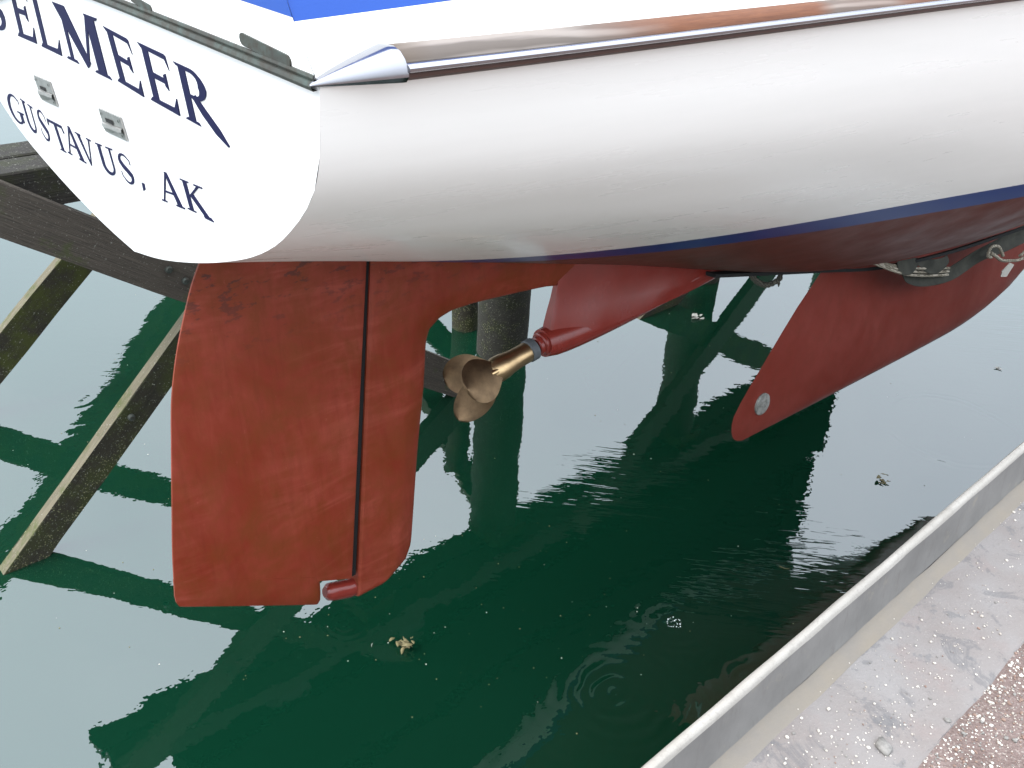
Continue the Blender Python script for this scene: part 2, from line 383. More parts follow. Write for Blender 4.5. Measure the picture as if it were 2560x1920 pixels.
def make_water():
    V = []; R = 300; D = -2.4
    V = [(-R, -R, WZ), (R, -R, WZ), (R, R, WZ), (-R, R, WZ)]
    F = [(0, 1, 2, 3)]
    g = Mat('harbour_water')
    n, l = g.n, g.l
    n.remove(g.b)
    pos = n.new('ShaderNodeNewGeometry').outputs['Position']
    def gauss(cx, cy, r):
        d = n.new('ShaderNodeVectorMath'); d.operation = 'DISTANCE'; l.new(pos, d.inputs[0]); d.inputs[1].default_value = (cx*K, cy*K, WZ)
        r = r*K; q = g.math('MULTIPLY', d.outputs['Value'], 1.0 / r)
        return d.outputs['Value'], g.math('POWER', 2.71828, g.math('MULTIPLY', g.math('MULTIPLY', q, q), -1.0))
    h = None
    def add(x):
        nonlocal h
        h = x if h is None else g.math('ADD', h, x)
    wob = g.math('MULTIPLY', g.math('SUBTRACT', g.noise(5.0, 2, .5, pos), .5), .10)
    brk = g.ramp(g.noise(3.2, 2, .5, pos), [(.38, .1), (.62, 1)])
    def ring(cx, cy, lam, amp, r, r0=0.0):
        lam *= K; r0 *= K
        d, e = gauss(cx, cy, r)
        d = g.math('ADD', d, wob); amp_ = g.math('MULTIPLY', brk, amp)
        if r0:
            q = g.math('MULTIPLY', g.math('SUBTRACT', d, r0), 1.0 / (r*K))
            e = g.math('POWER', 2.71828, g.math('MULTIPLY', g.math('MULTIPLY', q, q), -1.0))
        add(g.math('MULTIPLY', g.math('MULTIPLY', g.math('SINE', g.math('MULTIPLY', d, 2 * pi / lam)), e), amp_))
    # drip rings where the photo shows them, heights in metres
    for a in RINGS: ring(*a)
    # slow swell and fine cat's paws
    add(g.math('MULTIPLY', g.math('SUBTRACT', g.noise(.9, 2, .5, pos), .5), .010))
    add(g.math('MULTIPLY', g.math('SUBTRACT', g.noise(4.2, 2, .5, pos), .5), .0016))
    v2 = g.map((1, 1, 1), (0, 0, radians(4)), src=pos)
    v3 = g.map((3.4, 24, 1), src=v2)
    rip = g.math('MULTIPLY', g.math('SUBTRACT', g.noise(1.0, 2, .5, v3, .5), .5), g.ramp(g.noise(2.6, 2, .5, pos), [(.40, .1), (.62, 1)]))
    for (cx, cy, r, amp) in PAWS:
        _, e = gauss(cx, cy, r)
        add(g.math('MULTIPLY', g.math('MULTIPLY', rip, e), amp))
    add(g.math('MULTIPLY', g.math('SUBTRACT', g.noise(17, 2, .5, pos), .5), .00042))
    bp = n.new('ShaderNodeBump'); bp.inputs['Strength'].default_value = 1.0; bp.inputs['Distance'].default_value = 1.0
    l.new(h, bp.inputs['Height'])
    fr = n.new('ShaderNodeFresnel'); fr.inputs['IOR'].default_value = 2.0; l.new(bp.outputs['Normal'], fr.inputs['Normal'])
    gl = n.new('ShaderNodeBsdfGlossy'); gl.inputs['Roughness'].default_value = 0.0; gl.inputs['Color'].default_value = (.96, .99, 1, 1); l.new(bp.outputs['Normal'], gl.inputs['Normal'])
    tr = n.new('ShaderNodeBsdfTransparent'); tr.inputs['Color'].default_value = (.45, .8, .55, 1)
    df = n.new('ShaderNodeBsdfDiffuse'); l.new(g.mix(g.noise(.35, 3, .5, pos), (.0016, .0225, .0105), (.0026, .030, .0150)), df.inputs['Color'])
    mu = n.new('ShaderNodeMixShader'); mu.inputs['Fac'].default_value = .90; l.new(tr.outputs['BSDF'], mu.inputs[1]); l.new(df.outputs['BSDF'], mu.inputs[2])
    ms = n.new('ShaderNodeMixShader'); l.new(fr.outputs['Fac'], ms.inputs['Fac']); l.new(mu.outputs['Shader'], ms.inputs[1]); l.new(gl.outputs['BSDF'], ms.inputs[2])
    l.new(ms.outputs['Shader'], g.out.inputs['Surface'])
    o = mesh('water', V, F, g.m, None, False)
    return tag(o, kind='structure')
RINGS = [  # cx, cy, wavelength, amplitude, envelope radius, ring radius
    (.712, 2.637, .055, .00032, .22), (.45, 2.258, .06, .0008, .30), (1.016, 2.343, .05, .0005, .22),
    (2.477, 4.228, .05, .0011, .040, .36), (-2.394, 4.064, .07, .00022, .45), (.03, 4.65, .035, .00010, .4),
    (-2.03, 2.79, .03, .0004, .09), (-.6, 2.518, .03, .0006, .08),
]
PAWS = [(3.6, 5.9, 1.3, .0040), (.42, 3.45, .34, .0050), (1.15, 3.35, .38, .0050), (-2.6, 4.2, .6, .0012),
        (1.15, 2.78, .30, .0030), (1.75, 3.0, .40, .0022), (-2.0, 2.4, .5, .0006)]
water = make_water()

g = Mat('seabed_silt', rough=1.0)
g.color(g.mix(g.noise(.5, 3), (.02, .06, .04), (.03, .08, .05))); SILT = g.m
R = 290
tag(mesh('seabed', [(-R, -R, -2.6), (R, -R, -2.6), (R, R, -2.6), (-R, R, -2.6)], [(0, 1, 2, 3)], SILT, None, False), kind='structure')

# ------------------------------------------------------------------ quay and kerb (structure)
def strip(name, prof, s0, s1, mat, n=2, parent=None, smooth=True, jit=0.0, edge=None):
    """profile of (t, z) swept along the slip"""
    V = []
    for i in range(n):
        s = s0 + (s1 - s0) * i / (n - 1)
        for k, (t, z) in enumerate(prof):
            j = mnoise.noise(Vector((s * 6, k * 3.1, 1))) * jit
            V.append(st(s, t + j*(6 if edge and k >= edge else 1), z + j * .6))
    return mesh(name, V, grid_faces(n, len(prof)), mat, parent, smooth)
quay = strip('quay', [(.600, -3.0), (.600, .955), (-40, .954)], -30, 60, SLAB, 2, None, False)
tag(quay, kind='structure')
slab = strip('quay_slab', [(.602, .9), (.602, .959), (.290, .959), (.278, .950)], -6, 30, SLAB, 700, None, False, .002, 2)
tag(slab, kind='structure')
gp = strip('gravel_ground', [(.286, .955), (.273, .9555), (-25, .9555)], -20, 40, GRAVELG, 2, None, False)
tag(gp, kind='structure')
# kerb: rounded pale cap on an inner face greyed to carry its shade, with a dirty fillet at its foot
kp = [(.619, .90), (.619, 1.085), (.6185, 1.104), (.616, 1.115), (.611, 1.120), (.605, 1.121), (.599, 1.119), (.595, 1.113), (.5935, 1.103)]
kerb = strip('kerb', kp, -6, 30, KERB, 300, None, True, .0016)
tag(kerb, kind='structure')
ki = strip('kerb_face', [(.5938, 1.104), (.587, 1.05), (.581, 1.0), (.5765, .977)], -6, 30, KERBSHADE, 120, kerb, True, .0012)
g = Mat('sandy_dirt', rough=.95)
g.color(g.mix(g.ramp(g.noise(7, 6, .65), [(.3, 0), (.7, 1)]), (.205, .178, .142), (.18, .163, .142))); g.bump(g.noise(200, 4, .7), .4, .003); SAND = g.m
strip('kerb_fillet', [(.5762, .979), (.572, .9725), (.564, .9665), (.552, .9625), (.540, .9605), (.532, .9588)], -6, 30, SAND, 400, kerb, True, .004)

# ------------------------------------------------------------------ sailboat
BF = Vector((0.74314483, 0.66913061, 0)); BA = Vector((0.66546504, -0.7390738, 0.10452846)); BU = Vector((-0.06994319, 0.07767979, 0.9945219))
BP = Vector((-0.88537605, 1.89406928, 1.8148459))
boat = empty('sailboat', 'white sailboat with red bottom paint hanging over the green water', 'sailboat')
bmx = Matrix.Identity(4)
for i in range(3):
    bmx[i][0] = BF[i]; bmx[i][1] = -BA[i]; bmx[i][2] = BU[i]; bmx[i][3] = BP[i]
boat.matrix_world = bmx
def L(u, v, w): return (u, -v, w)          # boat coordinates: forward, starboard, up

PR = [1.1151, 1.4818, 1.6003, -0.3764, -0.7285, -0.7269, 0.0054, 0.0031, 1.5948, 1.3545, -0.0878, -0.0171, 0.0714]
TRS = [(1.0,1.0),(.985,.91),(.968,.81),(.937,.70),(.90,.62),(.84,.525),(.785,.45),(.68,.345),(.525,.235),(.33,.125),(.15,.045),(0,0)]
NT = 64
T0 = resample(TRS, NT)
th = np.linspace(0, pi/2, 400)
T1 = resample(np.c_[np.cos(th)**(2/PR[8]), 1-np.sin(th)**(2/PR[9])], NT)
T2 = resample(np.c_[np.cos(th)**(2/1.25), 1-np.sin(th)**(2/1.1)], NT)
def hb(u): return cs([0, 2, 4, 5.2, 6.3, 7.2, 7.62], [1.03, PR[0], PR[1], 1.40, .94, .36, .03], u)
def hk(u): return cs([0, 1.5, 3, 4.5, 5.6, 6.5, 7.2, 7.62], [0, PR[3], PR[4], PR[5], -.60, -.30, .10, .5], u)
def hs(u): return .462 + PR[6]*u + PR[7]*u*u
def rakeu(u, w): return u - w * tan(radians(5)) * max(0, 1 - u/2) + (max(0, u-4.6)/3.0)**2 * (w + .3) * .9
def section(u):
    bl = min(1, u/4.5); bl = bl*bl*(3-2*bl); b2 = min(1, max(0, (u-4.2)/3.2))
    T = T0*(1-bl) + T1*bl; T = T*(1-b2) + T2*b2
    b, k, s = float(hb(u)), float(hk(u)), hs(u)
    return b*T[:, 0], k + (s-k)*T[:, 1]
STN = np.r_[np.linspace(0, 1.2, 26), np.linspace(1.3, 5, 40), np.linspace(5.12, 7.60, 24)]
def rows(w_hi, w_lo, n):
    """points of each station between two heights (functions of u, or None for the section's own ends)"""
    out = []
    for u in STN:
        v, w = section(u); t = np.arange(NT, dtype=float)
        def at(h, dflt):
            if h is None: return dflt
            h = h(u)
            if h >= w[0]: return 0.0
            if h <= w[-1]: return NT-1.0
            return float(np.interp(-h, -w, t))
        a, b = at(w_hi, 0.0), at(w_lo, NT-1.0)
        tt = np.linspace(a, b, n)
        vv = np.interp(tt, t, v); ww = np.interp(tt, t, w)
        out.append([(rakeu(u, y), x, y) for x, y in zip(vv, ww)])
    return out
def skin(name, rws, mat):
    nr = len(rws); nc = len(rws[0]); V = []
    for sgn in (1, -1):
        for r in rws:
            for (u, v, w) in r: V.append(L(u, v*sgn, w))
    F = grid_faces(nr, nc); F += [tuple(i + nr*nc for i in f)[::-1] for f in grid_faces(nr, nc)]
    return mesh(name, V, F, mat, boat, True, 60)
stt = lambda u: PR[10] + PR[11]*u
stb = lambda u: PR[10] + PR[11]*u - PR[12]
skin('hull', rows(None, stt, 44), WHITE)
skin('boot_stripe', rows(stt, stb, 6), BLUE)
skin('hull_bottom', rows(stb, None, 30), RED_HULL_SHADE)

# bulwark above the rub rail, its blue upper band and the deck that closes it
def top_rows(d0, d1, i0, i1, n=4):
    out = []
    for u in STN:
        b = float(hb(u)); s = hs(u)
        r = []
        for k in range(n):
            q = k/(n-1); d = d0(u) + (d1(u)-d0(u))*q; ins = i0 + (i1-i0)*q
            r.append((rakeu(u, s+d), max(b-ins, .004), s+d))
        out.append(r)
    return out
bl0 = lambda u: .077 + .05*min(u, 1.2)
bl1 = lambda u: .235 + .03*min(u, 3)
skin('bulwark', top_rows(lambda u: 0, bl0, .0, .034), WHITE)
skin('upper_band', top_rows(bl0, bl1, .034, .085), CANVAS)
dk = []
for u in STN:
    b = float(hb(u)); s = hs(u) + bl1(u)
    dk.append([(rakeu(u, s), max(b-.085, .003)*q, s + .06*(1-q*q)) for q in (1, .8, .55, .3, 0)])
skin('deck', dk, DECK)

# transom panel (v across, q up the raked plane)
RK = radians(5)
def TP(v, q, off=0.0):
    # off: metres proud of the transom, aft
    return L(-q*sin(RK) - off*cos(RK), v, q*cos(RK) - off*sin(RK))
def crown(v): return .585 - .115*sqrt(v*v + .04)
def qtop(v, d): return crown(v) + d
v0, w0 = section(0.0); q0 = w0/cos(RK)
edge = [(v0[i], q0[i]) for i in range(NT)]
V = []; F = []
# fan as strips of constant v so that the panel stays flat and clean
vs = np.unique(np.r_[np.linspace(-1.03, 1.03, 61)])
qlow = lambda v: float(np.interp(abs(v), v0[::-1], q0[::-1]))
for v in vs:
    V.append(TP(v, qlow(v))); V.append(TP(v, max(crown(v)-.004, qlow(v))))
F = [(2*i, 2*i+2, 2*i+3, 2*i+1) for i in range(len(vs)-1)]
mesh('transom', V, F, TRANSOM, boat, False)
# transom upper panel and blue band, leaning inboard at the corners
def tband(name, d0, d1, w0_, w1_, mat, off=.0):
    V = []
    for k in range(41):
        x = -1 + 2*k/40
        V.append(TP(x*w0_, qtop(x*w0_, d0), off)); V.append(TP(x*w1_, qtop(x*w1_, d1), off))
    return mesh(name, V, [(2*i, 2*i+2, 2*i+3, 2*i+1) for i in range(40)], mat, boat, False)
tband('transom_upper_panel', -.004, .078, 1.034, .997, TRANSOM, .002)
tband('transom_upper_band', .078, .25, .997, .945, CANVAS, .002)

# transom moulding: weathered bronze strip, two steps
def moulding(name, d0, d1, off, mat, vmax=1.028):
    prof = [(d0, .0), (d0, off*.8), ((d0+d1)/2, off), (d1, off*.8), (d1, 0)]
    V = []
    for k in range(49):
        v = -vmax + 2*vmax*k/48
        for (d, o) in prof: V.append(TP(v, qtop(v, d), o))
    return mesh(name, V, grid_faces(49, 5), mat, boat, True, 30)
moulding('transom_moulding', -.003, .008, .011, PATINA)
moulding('transom_moulding_lip', .0085, .0155, .006, PATINA)
# patinated bronze chock plates above the moulding
def plate(name, quad, off, mat, bev=.004):
    bm = bmesh.new()
    a = [bm.verts.new(TP(v, q, .001)) for v, q in quad]; b = [bm.verts.new(TP(v, q, off)) for v, q in quad]
    bm.faces.new(b); n = len(quad)
    for i in range(n): bm.faces.new((a[i], a[(i+1) % n], b[(i+1) % n], b[i]))
    bmesh.ops.recalc_face_normals(bm, faces=bm.faces[:])
    return bm_to(name, bm, mat, boat, False)
def rounded(v0, v1, q00, q01, h, n=5):
    """bar from (v0,q00) to (v1,q01) with height h and rounded ends"""
    pts = []
    r = h/2
    for k in range(n+1):
        a = -pi/2 + pi*k/n; pts.append((v1 - r + r*cos(a), q01 + r + r*sin(a)))
    for k in range(n+1):
        a = pi/2 + pi*k/n; pts.append((v0 + r + r*cos(a), q00 + r + r*sin(a)))
    return pts
plate('fairlead_plate', rounded(.835, .972, .5035, .4835, .017), .0045, PATINA)
plate('fairlead_plate', rounded(.44, .525, .547, .533, .012), .004, PATINA)

# two hinged vent covers on the transom
def vent(v0, v1, qa, qb):
    p = plate('vent_cover', [(v0, qb), (v1, qb-.004), (v1+.002, qa), (v0+.002, qa+.003)], .004, STEEL)
    qm = qa + (qb-qa)*.42
    V = []; n = 13
    for k in range(n):
        x = k/(n-1); v = v0+.004 + (v1-v0-.008)*x
        wv = .006*sin(x*pi)*1.4 + .003*sin(x*9)
        V += [TP(v, qm+.003, .005), TP(v, qm+.002, .0065+wv*.5), TP(v, qm-.004, .008+wv*.5), TP(v, qa+.010-.004*sin(x*6), .0055)]
    o = mesh('vent_flap', V, grid_faces(n, 4), STEEL, p, True, 30)
    for (v, q) in ((v0+.012, qb-.009), (v1-.012, qb-.012), (v0+.012, qa+.011), (v1-.012, qa+.009)):
        V = [TP(v + .0035*cos(a*pi/4), q + .0035*sin(a*pi/4), .0062) for a in range(8)] + [TP(v, q, .0075)]
        mesh('screw', V, [(i, (i+1) % 8, 8) for i in range(8)], PATINA, p, True)
    slot = mesh('vent_slot', [TP(v0+.030, qm+.006, .0052), TP(v0+.075, qm+.004, .0052), TP(v0+.075, qm+.013, .0052), TP(v0+.030, qm+.014, .0052)], [(0, 1, 2, 3)], BLACK, p, False)
vent(-.374, -.247, .299, .359)
vent(.073, .199, .282, .332)

# lettering: every letter is a thin raised shape of strokes
def arc(cx, cy, rx, ry, a0, a1, n=14): return [(cx + rx*cos(radians(a0+(a1-a0)*i/n)), cy + ry*sin(radians(a0+(a1-a0)*i/n))) for i in range(n+1)]
def stroke(pts, w):
    """ribbon polygon round a polyline; w is one width or one for each point"""
    P = np.array(pts, float); n = len(P); w = np.full(n, w) if not hasattr(w, '__len__') else np.interp(np.linspace(0, 1, n), np.linspace(0, 1, len(w)), w)
    T = np.gradient(P, axis=0); T /= np.maximum(np.hypot(T[:, 0], T[:, 1]), 1e-9)[:, None]
    N = np.c_[-T[:, 1], T[:, 0]]
    return list(map(tuple, P + N*w[:, None]/2)), list(map(tuple, P - N*w[:, None]/2))
def bar(x0, y0, x1, y1): return ([(x0, y1), (x1, y1)], [(x0, y0), (x1, y0)])
def quad(a, b, c_, d): return ([a, b], [d, c_])
def glyph(ch):
    if ch == 'E': return [bar(.14, .02, .36, .98), quad((.02, 1), (.92, 1), (.90, .91), (.12, .93)), quad((.90, 1), (.97, .98), (1.0, .74), (.91, .92)),
                          quad((.30, .57), (.80, .56), (.80, .47), (.30, .47)), quad((.74, .62), (.83, .66), (.83, .37), (.74, .43)),
                          quad((.12, .08), (.90, .10), (1.0, 0), (.02, 0)), quad((.88, .08), (1.04, .30), (1.02, .0), (.9, .0))]
    if ch == 'L': return [bar(.14, .02, .36, .98), quad((.02, 1), (.5, 1), (.42, .95), (.10, .95)), quad((.12, .08), (.9, .10), (1, 0), (.02, 0)), quad((.86, .07), (1.06, .30), (1.02, 0), (.88, 0))]
    if ch == 'M': return [quad((.16, .98), (.24, .98), (.20, .03), (.12, .03)), quad((.02, 1), (.30, 1), (.60, .12), (.50, .0)), quad((.74, .98), (.80, .98), (.56, .06), (.50, .0)),
                          bar(.74, .03, .92, .98), quad((.72, 1), (1.0, 1), (.96, .95), (.74, .95)), quad((.06, .05), (.26, .05), (.30, 0), (.02, 0)), quad((.70, .05), (.96, .05), (1.0, 0), (.66, 0))]
    if ch == 'R': return [bar(.10, .03, .27, .98), quad((.0, 1), (.30, 1), (.30, .95), (.06, .95)), stroke([(.22, .965)] + arc(.38, .73, .24, .235, 88, -88, 18) + [(.22, .495)], [.07, .09, .19, .09, .06]),
                          stroke([(.36, .52), (.55, .30), (.80, .07), (1.0, -.10)], [.12, .17, .17, .04]), quad((.06, .05), (.34, .05), (.38, 0), (.0, 0))]
    if ch == 'S': return [stroke([(.84, .70), (.82, .84)] + arc(.48, .75, .30, .215, 50, 200, 14) + [(.36, .55), (.56, .46), (.74, .36)] + arc(.50, .26, .30, .235, 20, -140, 14) + [(.16, .18), (.12, .34)],
                               [.03, .06, .08, .12, .19, .20, .12, .08, .06, .03])]
    if ch == 'G': return [stroke([(.86, .72), (.84, .86)] + arc(.52, .5, .42, .47, 48, 300, 26) + [(.80, .14), (.82, .22)], [.03, .06, .10, .17, .17, .12, .08, .07]), bar(.72, .10, .90, .44), bar(.58, .40, 1.0, .45)]
    if ch == 'U': return [stroke([(.20, .98), (.20, .40)] + arc(.50, .32, .30, .28, 185, 355, 14) + [(.80, .40), (.80, .98)], [.17, .17, .16, .12, .09, .09, .09]), bar(.02, .95, .40, 1.0), bar(.62, .95, 1.0, 1.0)]
    if ch == 'T': return [bar(.42, .03, .60, .95), quad((.0, 1), (1, 1), (1, .90), (.02, .90)), quad((.0, 1), (.06, .98), (.0, .74), (-.05, .8)), quad((.94, .98), (1, 1), (1.06, .76), (1.0, .74)), quad((.36, .05), (.66, .05), (.72, 0), (.30, 0))]
    if ch == 'A': return [quad((.44, 1.0), (.50, .96), (.14, .02), (.08, .02)), quad((.42, 1.02), (.54, 1.02), (.94, .02), (.74, .02)), bar(.24, .34, .68, .40), bar(.0, .0, .24, .045), bar(.66, .0, 1.02, .045)]
    if ch == 'V': return [quad((.06, .98), (.26, .98), (.58, .0), (.50, -.04)), quad((.84, .98), (.92, .98), (.56, .0), (.50, -.04)), bar(-.04, .955, .34, 1.0), bar(.74, .955, 1.04, 1.0)]
    if ch == 'K': return [bar(.10, .03, .28, .97), bar(.0, .955, .38, 1.0), bar(.0, .0, .38, .045), quad((.74, .97), (.84, .97), (.30, .48), (.22, .48)), quad((.30, .56), (.48, .62), (.98, .02), (.80, -.02)), bar(.62, .955, .98, 1.0), quad((.72, .03), (1.02, .06), (1.12, -.04), (.78, -.04))]
    if ch == ',': return [quad((.2, .22), (.8, .22), (.75, .02), (.15, -.08))]
letters = [  # character, base left, base right, top left on the transom panel
    ('S', (-.707, .457), (-.457, .445), (-.685, .582)), ('E', (-.409, .446), (-.262, .437), (-.361, .565)), ('L', (-.228, .434), (-.088, .423), (-.192, .551)),
    ('M', (-.055, .422), (.21, .400), (-.041, .533)), ('E', (.241, .402), (.364, .385), (.244, .500)), ('E', (.397, .384), (.520, .370), (.405, .482)), ('R', (.547, .369), (.702, .352), (.553, .461)),
    ('G', (-.787, .202), (-.640, .201), (-.769, .282)), ('U', (-.630, .201), (-.529, .189), (-.612, .28)), ('S', (-.510, .192), (-.425, .186), (-.484, .272)), ('T', (-.398, .183), (-.283, .179), (-.398, .254)),
    ('A', (-.299, .183), (-.169, .178), (-.284, .258)), ('V', (-.180, .183), (-.079, .179), (-.176, .25)), ('U', (-.048, .18), (.066, .182), (-.043, .245)), ('S', (.077, .182), (.17, .181), (.088, .247)),
    (',', (.199, .185), (.224, .185), (.208, .247)), ('A', (.304, .18), (.418, .185), (.31, .243)), ('K', (.437, .189), (.540, .190), (.436, .247))]
for ch, bl, br, tl in letters:
    bx = (br[0]-bl[0], br[1]-bl[1]); up = (tl[0]-bl[0], tl[1]-bl[1])
    V = []; F = []
    for k, (A, B) in enumerate(glyph(ch)):
        off = .0012 + .00015*k; n = len(A); b0 = len(V)
        for o_ in (off, .0002):
            for P in (A, B):
                for (x, y) in P:
                    V.append(TP(bl[0]+bx[0]*x+up[0]*y, bl[1]+bx[1]*x+up[1]*y, o_))
        for i in range(n-1): F.append((b0+i, b0+i+1, b0+n+i+1, b0+n+i))
        ring_ = list(range(n)) + [n + i for i in range(n-1, -1, -1)]
        for i in range(len(ring_)):
            a_, b_ = ring_[i], ring_[(i+1) % len(ring_)]
            F.append((b0+a_, b0+b_, b0+2*n+b_, b0+2*n+a_))
    mesh('letter', V, F, NAVY, boat, False)

# rub rail: teak moulding, stainless half-round and pointed end cap, both sides
def rail(name, prof, u0, u1, mat, sgn, n=90, capf=None, parent=None):
    V = []
    for i in range(n):
        u = u0 + (u1-u0)*i/(n-1); b = float(hb(u)); s = hs(u)
        k = 1 if capf is None else capf((u-u0)/(u1-u0))
        for (o, d) in prof:
            dd = d*k + .004*(1-k)
            V.append(L(rakeu(u, s+dd), (b + o*k - dd*.35)*sgn, s + dd))
    F = grid_faces(n, len(prof))
    F.append(tuple(range(len(prof)))); F.append(tuple((n-1)*len(prof)+j for j in range(len(prof)))[::-1])
    return mesh(name, V, F, mat, parent or boat, True, 35)
for sgn in (1, -1):
    up_ = rail('rub_rail', [(-.004, .0165), (.030, .0165), (.034, .0195), (.034, .028), (.030, .036), (.020, .041), (-.004, .043)], .100, 7.4, TEAK, sgn)
    rail('rub_rail_foot', [(-.004, .0), (.020, .000), (.028, .004), (.031, .010), (.0305, .0164), (-.004, .0164)], .105, 7.4, DARKTEAK, sgn, 90, None, up_)
    rail('half_round_strip', [(.028, .0100), (.036, .0095), (.0425, .0125), (.0445, .0165), (.0425, .0205), (.036, .0235), (.028, .0230)], .108, 7.35, CHROME, sgn, 90, None, up_)
    rail('rail_end_cap', [(-.004, -.001), (.026, -.001), (.036, .006), (.0405, .016), (.0395, .028), (.034, .037), (.022, .043), (-.004, .045)], -.012, .108, CHROME, sgn, 30, lambda x: min(1, .04 + x**.8), None)

# ---- appendages: fins built from trailing-edge and leading-edge curves in the centre plane
def foil(x, nose=.3):
    """half thickness 0..1 for chord fraction x from trailing (0) to leading (1) edge"""
    y = 1-x
    return 2.2*(.2969*sqrt(y) - .126*y - .3516*y*y + .2843*y**3 - .1036*y**4)*2.2
def fin(name, TE, LE, tmax, mat, parent=None, nch=26, tfun=None, rowt=None, capt=True, capb=True):
    n = len(TE); V = []
    xs = [.5-.5*cos(pi*i/(nch-1)) for i in range(nch)]
    for r in range(n):
        k = 1.0 if rowt is None else rowt[r]
        loop = []
        for sgn in (1, -1):
            for x in (xs if sgn == 1 else xs[::-1]):
                u = TE[r][0] + (LE[r][0]-TE[r][0])*x; w = TE[r][1] + (LE[r][1]-TE[r][1])*x
                t = tmax*k*(tfun(x, u, w) if tfun else foil(x))
                loop.append(L(u, sgn*max(t, 0), w))
        V += loop
    m_ = 2*nch
    F = grid_faces(n, m_, True)
    if capt: F += [(i, i+1, m_-2-i, m_-1-i) for i in range(nch-1)]
    if capb: F += [((n-1)*m_+i+1, (n-1)*m_+i, (n-1)*m_+m_-1-i, (n-1)*m_+m_-2-i) for i in range(nch-1)]
    return mesh(name, V, F, mat, parent or boat, True, 38)

# rudder
RUD_TE = [(.19, .06), (.147, -.055), (.119, -.104), (.085, -.18), (.05, -.268), (.015, -.385), (-.009, -.509), (-.037, -.665), (-.066, -.829), (-.080, -.925)]
te = resample(RUD_TE, 40)
hinge = lambda f: (.602 + (.4395-.602)*f, -.105 + (-1.150+.105)*f)
le = [hinge(i/39) for i in range(40)]
rt = lambda x, u, w: (.10 + .90*min(1, x/.75)**.8) * (1.0 if x < .97 else sqrt(max(0, 1-((x-.97)/.034)**2)))
rudder = fin('rudder', [tuple(p) for p in te], le, .036, RED, None, 26, rt, None, True, True)
# lower lobe of the blade, ahead of the heel notch
te2 = [(-.078, -.905), (-.080, -.925), (-.0845, -.955), (-.084, -.978), (-.079, -.992), (-.068, -1.001)]
le2 = [(.337, -1.09), (.3335, -1.108), (.331, -1.150), (.327, -1.178), (.321, -1.192), (.309, -1.197)]
rt2 = lambda x, u, w: (.10 + .90*min(1, max(0, (u+.081)/.5205)/.75)**.8) * (1.0 if x < .95 else sqrt(max(.02, 1-((x-.95)/.052)**2)))
fin('rudder_lower_blade', te2, le2, .0364, RED, rudder, 26, rt2, [1, 1, 1, .97, .8, .25])
# black strip standing in for the shade between rudder and skeg
hg = lambda f, o: (hinge(f)[0] + o, hinge(f)[1])
V = []
for i in range(30):
    f_ = -.03 + 1.03*i/29
    for (o, t) in ((-.006, .022), (.012, .022), (.012, -.022), (-.006, -.022)):
        V.append(L(hg(f_, o)[0], t, hg(f_, o)[1]))
mesh('gap_shade_strip', V, grid_faces(30, 4, True), BLACK, rudder, False)

# skeg
LEs = [(1.60, -.36), (1.45, -.395), (1.324, -.411), (1.272, -.402), (1.147, -.392), (1.056, -.386), (.969, -.381), (.89, -.382), (.84, -.394), (.8, -.420), (.786, -.456), (.765, -.611), (.73, -.795), (.694, -1.032), (.676, -1.147), (.654, -1.19), (.599, -1.222), (.52, -1.236)]
fr = [0, .01, .02, .035, .06, .085, .115, .15, .19, .235, .28, .43, .60, .82, .925, .965, .99, 1.0]
sk_te = []; sk_le = []
n = 60
ii = np.linspace(0, len(LEs)-1, n)
d = np.arange(len(LEs))
lx = np.interp(ii, d, [p[0] for p in LEs]); ly = np.interp(ii, d, [p[1] for p in LEs]); ff = np.interp(ii, d, fr)
hs2 = lambda f: (.614 + (.4435-.614)*f, -.08 + (-1.238+.08)*f)
# skeg thickness fades forward along the fairing under the hull
skt = lambda x, u, w: (1.0 if x > .03 else .8 + .2*x/.03) * (min(1, ((1-x)/.34))**.55 if x < 1 else 0)
rowt = [1]*(n-4) + [.92, .75, .5, .2]
fin('skeg', [hs2(f_) for f_ in ff], list(zip(lx, ly)), .036, RED, None, 26, skt, rowt)
# heel fitting under the rudder
bmv = []
pathh = [L(.50, 0, -1.208), L(.43, 0, -1.207), L(.385, 0, -1.192), L(.362, 0, -1.183), L(.351, 0, -1.179)]
tube('heel_bearing', pathh, [.03, .030, .030, .027, .016], RED_GLOSS, boat, 16)

# shaft deadwood: fin and bossing with stepped end
dTE = [(1.33, -.30), (1.322, -.41), (1.31, -.455), (1.295, -.50), (1.282, -.545), (1.275, -.60)]
dLE = [(2.75, -.45), (2.62, -.56), (2.50, -.575), (2.40, -.58), (2.30, -.585), (2.20, -.59)]
dt = lambda x, u, w: (.35 + .65*min(1, x/.18)**.6) * (min(1, (1-x)/.5)**.6 if x < 1 else 0)
dead = fin('shaft_skeg', dTE, dLE, .038, RED_GLOSS, None, 26, dt, [.8, .85, .95, 1.12, 1.32, 1.45])
bpth = resample([(1.262, -.604), (1.45, -.601), (1.75, -.583), (2.05, -.556), (2.35, -.53)], 24)
tube('shaft_log', [L(p[0], 0, p[1]) for p in bpth], list(np.interp(np.linspace(0, 1, 24), [0, .04, .1, .5, 1], [.049, .056, .0575, .045, .02])), RED_GLOSS, dead, 28)
ax0 = Vector((1.262, 0, -.604)); axd = Vector((-.985, 0, -.172)).normalized()
P = lambda d_: ax0 + axd*d_
tube('shaft_log_ring', [P(-.01), P(.008), P(.012)], [.041, .041, .037], RED_GLOSS, dead, 28)
tube('bearing_sleeve', [P(.004), P(.026), P(.030)], [.033, .033, .029], RED_GLOSS, dead, 24)

